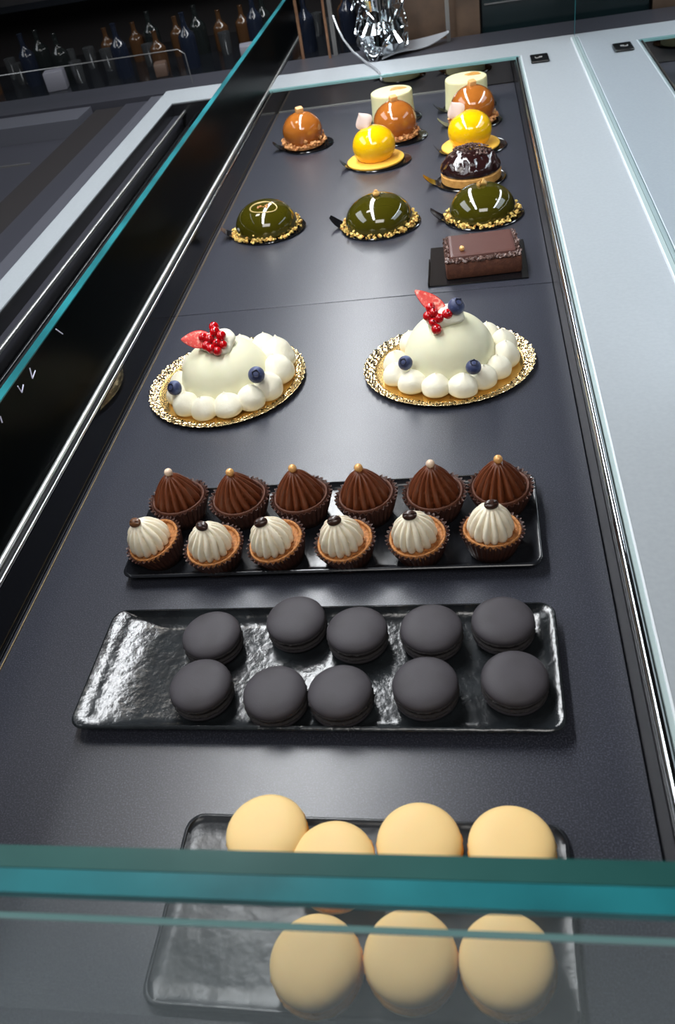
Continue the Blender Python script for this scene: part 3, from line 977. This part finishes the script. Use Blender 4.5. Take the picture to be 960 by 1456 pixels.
def lemon_ball(x, y, lab, seed, pd):
    t = thing('lemon_sphere_cake', lab, 'sphere cake', (x, y, 0), group='yellow glazed sphere cakes')
    d = MB(); d.lathe([(.044, .0018), (.0462, .0028), (.0465, .0050), (.0445, .0066), (.0005, .0066)], 64)
    d.build('biscuit_disc', 'lemon_biscuit', t)
    R = .0350
    pr = []
    for k in range(3, 34):
        a = PI * k / 34
        z = .0270 - R * .86 * math.cos(a)
        if z > .0066:
            pr.append((R * math.sin(a), z))
    b = MB(); b.lathe(pr, 64)
    b.build('glazed_sphere', 'lemon_glaze', t, angle=80)
    # curled chocolate petal stuck upright in the top
    n = 12
    L = []
    for k in range(n + 1):
        u = k / n
        w = .0150 * math.sin(PI * (u * .80 + .19)) ** 1.3
        L.append([(w * v, .0035 * (v * v) * 1.4 + .004 * u, .0250 * u) for v in [-1 + 2 * j / 6 for j in range(7)]] +
                 [(w * v, .0035 * (v * v) * 1.4 + .004 * u - .0007, .0250 * u) for v in [1 - 2 * j / 6 for j in range(7)]])
    p = MB(); p.loft(L)
    p.build('sugar_petal', 'petal', t, loc=pd, rot=(math.radians(-10), math.radians(-28), 0))
    return t


pad(-0.1480, 1.4130, .0525, .0460, 'black pad under the left yellow sphere cake', 192, .017)
lemon_ball(-0.1545, 1.4180, 'yellow sphere cake with a pale petal, left of the pair', 31, (-.008, -.004, .0555))
pad(0.0040, 1.4280, .0525, .0460, 'black pad under the right yellow sphere cake', 192, .017)
lemon_ball(-0.0010, 1.4330, 'yellow sphere cake with a pale petal, right one behind the dark glazed bun', 32, (-.016, -.004, .0500))

# glossy chocolate covered cake on shortbread
pad(-0.0030, 1.2900, .0520, .0480, 'black pad under the dark glossy chocolate bun', 183, .023)
t = thing('chocolate_glazed_cake', 'lumpy cake in glossy dark chocolate on a golden shortbread base', 'chocolate cake', (-0.0020, 1.2930, 0))
b = MB(); b.lathe([(.0425, .0018), (.0440, .0030), (.0443, .0130), (.0425, .0150), (.0005, .0150)], 72)
b.build('shortbread_base', 'shortbread', t)
def rf(tt, i, r, z):
    u = (z - .0145) / .034
    q = noise.noise(Vector((math.cos(tt) * r * 55, math.sin(tt) * r * 55, z * 60 + 3)))
    q2 = noise.noise(Vector((math.cos(tt) * r * 130, math.sin(tt) * r * 130, z * 140)))
    return r * (1 + .10 * q * min(1, u * 3) + .03 * q2), z + .0030 * q * min(1, u * 2)
b = MB(); b.lathe([(.0400, .0140), (.0435, .0155), (.0445, .0190), (.0435, .0230), (.0415, .0275), (.0385, .0320), (.0350, .0355), (.0305, .0390), (.0250, .0415), (.0190, .0430), (.0120, .0440), (.0060, .0445), (.0008, .0445)], 110, rf)
b.build('chocolate_coat', 'dark_chocolate_glaze', t, angle=80, sub=1)
rng = random.Random(8); b = MB()
for k in range(130):
    a = rng.uniform(0, 6.28); q = .031 * math.sqrt(rng.random())
    b.nugget((q * math.cos(a), q * math.sin(a) + .004, .0455 - q * q * 8.5 + .0016), .0021 * rng.uniform(.6, 1.2), rng)
tag(b.build('cocoa_nibs', 'cocoa_crumb', t, smooth=False), kind='stuff')


def mousse(x, y, R, H, lab, seed, sm):
    t = thing('pistachio_mousse_cake', lab, 'mousse cake', (x, y, 0), group='pale green cylinder mousse cakes')
    b = MB(); b.lathe(smooth_prof([(R * 1.0, .0018), (R * 1.02, .004), (R * .985, H * .5), (R * .97, H * .90), (R * .955, H * .97), (R * .90, H), (R * .5, H), (.0004, H)], 5), 72)
    b.build('mousse_body', 'pistachio_mousse', t, angle=80)
    b = MB(); b.ball((sm[0], sm[1], H - .0003), .012, 28, 10, (1.25, .8, .16), nz=.5, seed=seed)
    b.build('caramel_drop', 'caramel_smear', t)['label'] = 'caramel smear on the pale top'
    return t


pad(-0.1330, 1.6300, .0480, .0440, 'black pad under the left pale green cylinder cake', 190, .022)
mousse(-0.1360, 1.6330, .0382, .0485, 'pale green cylinder mousse cake at the far end, left of the pair', 41, (.010, .012))
pad(0.0000, 1.6500, .0480, .0440, 'black pad under the right pale green cylinder cake', 190, .022)
mousse(-0.0040, 1.6520, .0380, .0500, 'pale green cylinder mousse cake at the far end, right of the pair', 42, (.012, .016))

# brownie on a square pad
t = thing('square_pad', 'square black card pad with a turned up edge under the chocolate brownie', 'cake pad', (0.0010, 1.0050, 0))
b = MB(); b.box(-.0590, .0590, -.0530, .0560, .0002, .0016, bev=.0006)
b.build('card_base', 'pad_black', t)
b = MB(); b.box(-.0600, -.0588, -.0530, .0150, .0002, .0050)
b.build('folded_edge', 'pad_black', t, smooth=False)
t = thing('brownie_bar', 'rectangular chocolate brownie bar with a smooth glazed top and one gold pearl', 'brownie', (0.0065, 1.0020, .0016), rz=math.radians(3))
b = MB(); b.box(-.0450, .0450, -.0370, .0370, 0, .0205, bev=.0028)
b.build('sponge_block', 'brownie_sponge', t)
b = MB(); b.box(-.0395, .0395, -.0300, .0335, .0195, .0265, bev=.0034)
b.build('glazed_top', 'brownie_glaze', t)
rng = random.Random(4); b = MB()
for k in range(330):
    e = rng.random()
    if e < .45: p = (rng.uniform(-.044, .044), rng.uniform(-.0365, -.0295))
    elif e < .62: p = (rng.uniform(-.044, .044), rng.uniform(.0325, .0365))
    elif e < .81: p = (rng.uniform(-.0445, -.0390), rng.uniform(-.036, .036))
    else: p = (rng.uniform(.0390, .0445), rng.uniform(-.036, .036))
    b.nugget((p[0], p[1], .0210 + rng.uniform(0, .0022)), .0024 * rng.uniform(.6, 1.2), rng)
tag(b.build('cocoa_nibs', 'cocoa_crumb', t, smooth=False), kind='stuff')
b = MB(); b.ball((-.0240, -.0160, .0292), .0034)
b.build('sugar_pearl', 'pearl_gold', t)

# ------------------------------------------------------------------ foil bundle, film strip behind the deck
t = thing('gift_bundle', 'crumpled silver foil bundle with a flat grey wrapper on the far strip', 'foil bundle', (-0.17, 1.955, FZ - .004))
rng = random.Random(2)
b = MB()
def rf(tt, i, r, z):
    q = noise.noise(Vector((math.cos(tt) * 2.6, math.sin(tt) * 2.6, z * 55)))
    q2 = noise.noise(Vector((math.cos(tt) * 7, math.sin(tt) * 7, z * 140 + 9)))
    return r * (1 + .35 * q + .22 * q2), z + .004 * q2
b.lathe([(.018, .0), (.040, .008), (.046, .025), (.042, .045), (.034, .065), (.028, .085), (.034, .105), (.030, .12), (.004, .125)], 60, rf)
b.build('foil_body', 'foil', t, angle=12)
b = MB()
for k in range(16):
    a0 = rng.uniform(0, 6.28); rr = rng.uniform(.035, .055); z = rng.uniform(.012, .11)
    pts = [(rr * math.cos(a0 + u * 1.6), rr * math.sin(a0 + u * 1.6) - .01, z + .018 * math.sin(u * 5 + k)) for u in [j / 10 for j in range(11)]]
    b.tube(pts, .0016, 6)
b.build('curled_ribbon', 'foil', t)['label'] = 'curled shiny ribbons'
n = 14
L = []
for k in range(n + 1):
    u = k / n
    x = .0 + .135 * u
    L.append([(x, -.055 * (1 - u) - .005 + .02 * u, .004 + .012 * u * u + .004 * math.sin(u * 7)), (x, .05 * (1 - u) + .02 * u + .006, .007 + .014 * u * u),
              (x, .05 * (1 - u) + .02 * u + .006, .006 + .014 * u * u), (x, -.055 * (1 - u) - .005 + .02 * u, .003 + .012 * u * u + .004 * math.sin(u * 7))])
b = MB(); b.loft(L)
b.build('wrapper_flap', 'film', t, angle=80)['label'] = 'pointed flat grey wrapper'
pts = [(-0.270, 1.990, .115), (-0.262, 1.975, .095), (-0.250, 1.955, .075), (-0.228, 1.915, .058), (-0.200, 1.870, .0465), (-0.178, 1.820, .0445), (-0.168, 1.785, .0440), (-0.163, 1.765, .036)]
b = MB(); b.tube(pts, .0022, 8)
tag(b.build('clear_cable', 'film_strip'), 'thin curved grey cable hanging over the far strip to the deck', 'cable')

# ------------------------------------------------------------------ behind the counter
bc = thing('back_cabinet', 'tall dark cabinet and brown panel standing behind the counter', 'cabinet', (0, 2.0, FLOOR))
def bp(name, m, x0, x1, y0, y1, z0, z1, label=None):
    b_ = MB(); b_.box(x0, x1, y0 - 2.0, y1 - 2.0, z0 - FLOOR, z1 - FLOOR)
    o = b_.build(name, m, bc, smooth=False)
    if label: o['label'] = label
    return o
bp('base_ledge', 'dark_grey_top', -1.6, 0.30, 1.884, 2.012, FLOOR, FZ - .004, 'dark grey ledge behind the pale strip')
bp('side_panel', 'wood_brown', -0.155, 0.000, 2.05, 2.09, FLOOR, 0.60, 'brown wooden panel')
bp('door_panel', 'cabinet_teal_black', 0.035, 0.235, 2.04, 2.10, FLOOR, 0.60, 'black glossy cabinet door')
bp('side_panel', 'wood_brown', 0.235, 0.75, 2.12, 2.16, FLOOR, 0.60)
bp('frame_post', 'post_grey', -0.040, -0.032, 1.985, 1.993, FZ - .004, 0.50, 'slim grey upright post')
bp('frame_post', 'wood_brown', -0.018, 0.030, 2.030, 2.045, FLOOR, 0.60)
bp('frame_post', 'copper_post', -0.290, -0.285, 1.985, 1.990, FZ - .004, 0.50, 'slim copper coloured upright post')
bp('frame_post', 'post_grey', -0.281, -0.272, 2.000, 2.010, FZ - .004, 0.50)
bp('frame_post', 'copper_post', -0.352, -0.346, 2.010, 2.016, FZ - .004, 0.40)
bp('door_handle', 'brushed_rail', 0.06, 0.20, 2.030, 2.036, 0.140, 0.146)
bp('ledge_line', 'post_grey', 0.040, 0.23, 2.034, 2.039, 0.085, 0.087)

# papers lying on the dark side table beyond the mirror end
t = thing('side_table', 'dark side table standing beyond the mirror end', 'table', (0.62, 2.0, FLOOR))
b = MB(); b.box(-.26, .5, -.10, .10, .90, .93, bev=.003); b.build('tabletop', 'dark_grey_top', t)
for (x, y) in ((-.22, -.06), (.46, -.06), (-.22, .06), (.46, .06)):
    quick('leg', 'dark_channel', t, x - .02, x + .02, y - .02, y + .02, 0, .90)

# dark worktop on the left and back
lw = thing('dark_worktop', 'dark grey stepped worktop left of the pale strip', 'worktop', (-1.3, 1.0, FLOOR))
def lp(name, m, x0, x1, y0, y1, z0, z1, label=None, parent=None):
    b_ = MB(); b_.box(x0 + 1.3, x1 + 1.3, y0 - 1.0, y1 - 1.0, z0 - FLOOR, z1 - FLOOR)
    o = b_.build(name, m, parent or lw, smooth=False)
    if label: o['label'] = label
    return o
lp('worktop_body', 'dark_channel', -2.0, -0.662, -0.06, 1.880, FLOOR, -0.10)
lp('worktop_edge', 'dark_grey_top', -0.720, -0.664, -0.06, 1.875, -0.10, 0.030)
lp('worktop_edge', 'mid_grey_top', -0.662, -0.630, -0.06, 1.878, -0.10, 0.036, 'grey edge strip beside the pale strip')
lp('worktop_edge', 'room_dark', -0.790, -0.722, -0.06, 1.875, -0.10, 0.026)
lp('worktop_step', 'mid_grey_top', -2.0, -0.800, 1.790, 1.878, -0.10, 0.034, 'lighter grey band at the back of the worktop')
lp('worktop_step', 'dark_grey_top', -2.0, -0.795, 1.20, 1.788, -0.10, 0.000)
lp('worktop_line', 'post_grey', -2.0, -0.86, 1.640, 1.644, 0.000, 0.003)

# back bar with shelves of bottles and glasses
bb = thing('back_bar', 'dark back bar with two shelves behind the counter on the left', 'shelving', (-1.0, 2.5, FLOOR))
def sb(name, m, x0, x1, y0, y1, z0, z1, label=None):
    b_ = MB(); b_.box(x0 + 1.0, x1 + 1.0, y0 - 2.5, y1 - 2.5, z0 - FLOOR, z1 - FLOOR)
    o = b_.build(name, m, bb, smooth=False)
    if label: o['label'] = label
    return o
sb('bar_front', 'room_dark', -2.3, -0.17, 2.16, 2.20, FLOOR, -0.02)
sb('bar_top', 'black_gloss', -2.3, -0.17, 2.16, 2.62, -0.02, 0.00, 'black glossy bar top')
sb('bar_back', 'room_dark', -2.3, -0.17, 2.62, 2.66, FLOOR, 1.2)
sb('shelf', 'black_gloss', -2.3, -0.17, 2.46, 2.62, 0.150, 0.165)
sb('shelf_rail', 'glass_edge_pale', -2.3, -1.15, 2.445, 2.455, 0.190, 0.200, 'pale rail along the top shelf')
BL = [('bottle_dark', .022, .11), ('bottle_amber', .020, .09), ('bottle_blue', .021, .12), ('glassware', .016, .05)]
protos = {}
def bottle(m, r, h):
    b_ = MB()
    if m == 'glassware':
        b_.lathe([(r * .8, 0), (r * .85, .002), (r, h), (r * .93, h), (r * .78, .006), (.0005, .006)], 20)
        return b_.build('drinking_glass', m)
    b_.lathe(smooth_prof([(r * .92, 0), (r, .004), (r, h * .52), (r * .85, h * .62), (r * .36, h * .74), (r * .30, h * .95), (r * .34, h), (.0005, h)], 3), 20)
    return b_.build('bottle', m)
rng = random.Random(17)
x = -1.55
i = 0
while x < -0.24:
    k = rng.choice((0, 1, 2, 3, 3))
    m, r, h = BL[k]
    if i % 2 == 0 or k == 3:
        yy = 2.26 + rng.uniform(0, .12); zz = 0.0
    else:
        yy = 2.53; zz = .165
    if k not in protos:
        o = protos[k] = bottle(m, r, h)
    else:
        o = protos[k].copy(); COL.objects.link(o)
    o.location = (x, yy, zz)
    if k == 3:
        tag(o, 'small clear drinking glass standing on the dark back bar', 'glass', 'glasses on the back bar')
    else:
        tag(o, ('black', 'amber', 'dark blue')[k] + ' bottle standing in the dark back bar', 'bottle', ('black', 'amber', 'dark blue')[k] + ' bottles on the back bar')
    x += rng.uniform(.032, .055)
    i += 1
# a second, denser row of small things deeper on the bar
x = -1.50
i = 0
while x < -0.26:
    k = rng.choice((3, 1, 3, 0))
    o = protos[k].copy(); COL.objects.link(o)
    o.location = (x, 2.42 + rng.uniform(-.01, .02), 0.0)
    if k == 3:
        tag(o, 'small clear drinking glass standing on the dark back bar', 'glass', 'glasses on the back bar')
    else:
        tag(o, ('black', 'amber', 'dark blue')[k] + ' bottle standing in the dark back bar', 'bottle', ('black', 'amber', 'dark blue')[k] + ' bottles on the back bar')
    x += rng.uniform(.045, .075)
for (bx, by, bw, bh, m_, lb) in ((-1.02, 2.235, .05, .045, 'napkin_grey', 'small grey napkin box at the left end of the back bar'),
                                 (-0.520, 2.235, .035, .040, 'napkin_grey', 'small grey napkin box on the back bar beside the dark side glass'),
                                 (-0.74, 2.225, .030, .030, 'menu_brown', 'small brown box on the back bar between the glasses')):
    q = MB(); q.box(-bw / 2, bw / 2, -.02, .02, 0, bh, bev=.003)
    tag(q.build('napkin_box', m_, None, loc=(bx, by, 0.0), rot=(0, 0, .2)), lb, 'box')
b = MB()
t = thing('glass_screen', 'low clear screen with rounded corners behind the pale strip on the left', 'glass screen', (-0.82, 1.925, FZ - .004))
Lo = [rrect(-.36, .24, -.001, .001, .0005, 0, 1)]
fr = MB()
pts = [(-.36, 0, .002), (-.36, 0, .060), (-.345, 0, .070), (.225, 0, .070), (.238, 0, .060), (.240, 0, .002)]
fr.tube(pts, .0010, 6)
fr.build('screen_edge', 'post_grey', t)
b.box(-.358, .238, -.001, .001, .002, .068)
b.build('screen_pane', 'clear_glass', t, smooth=False)
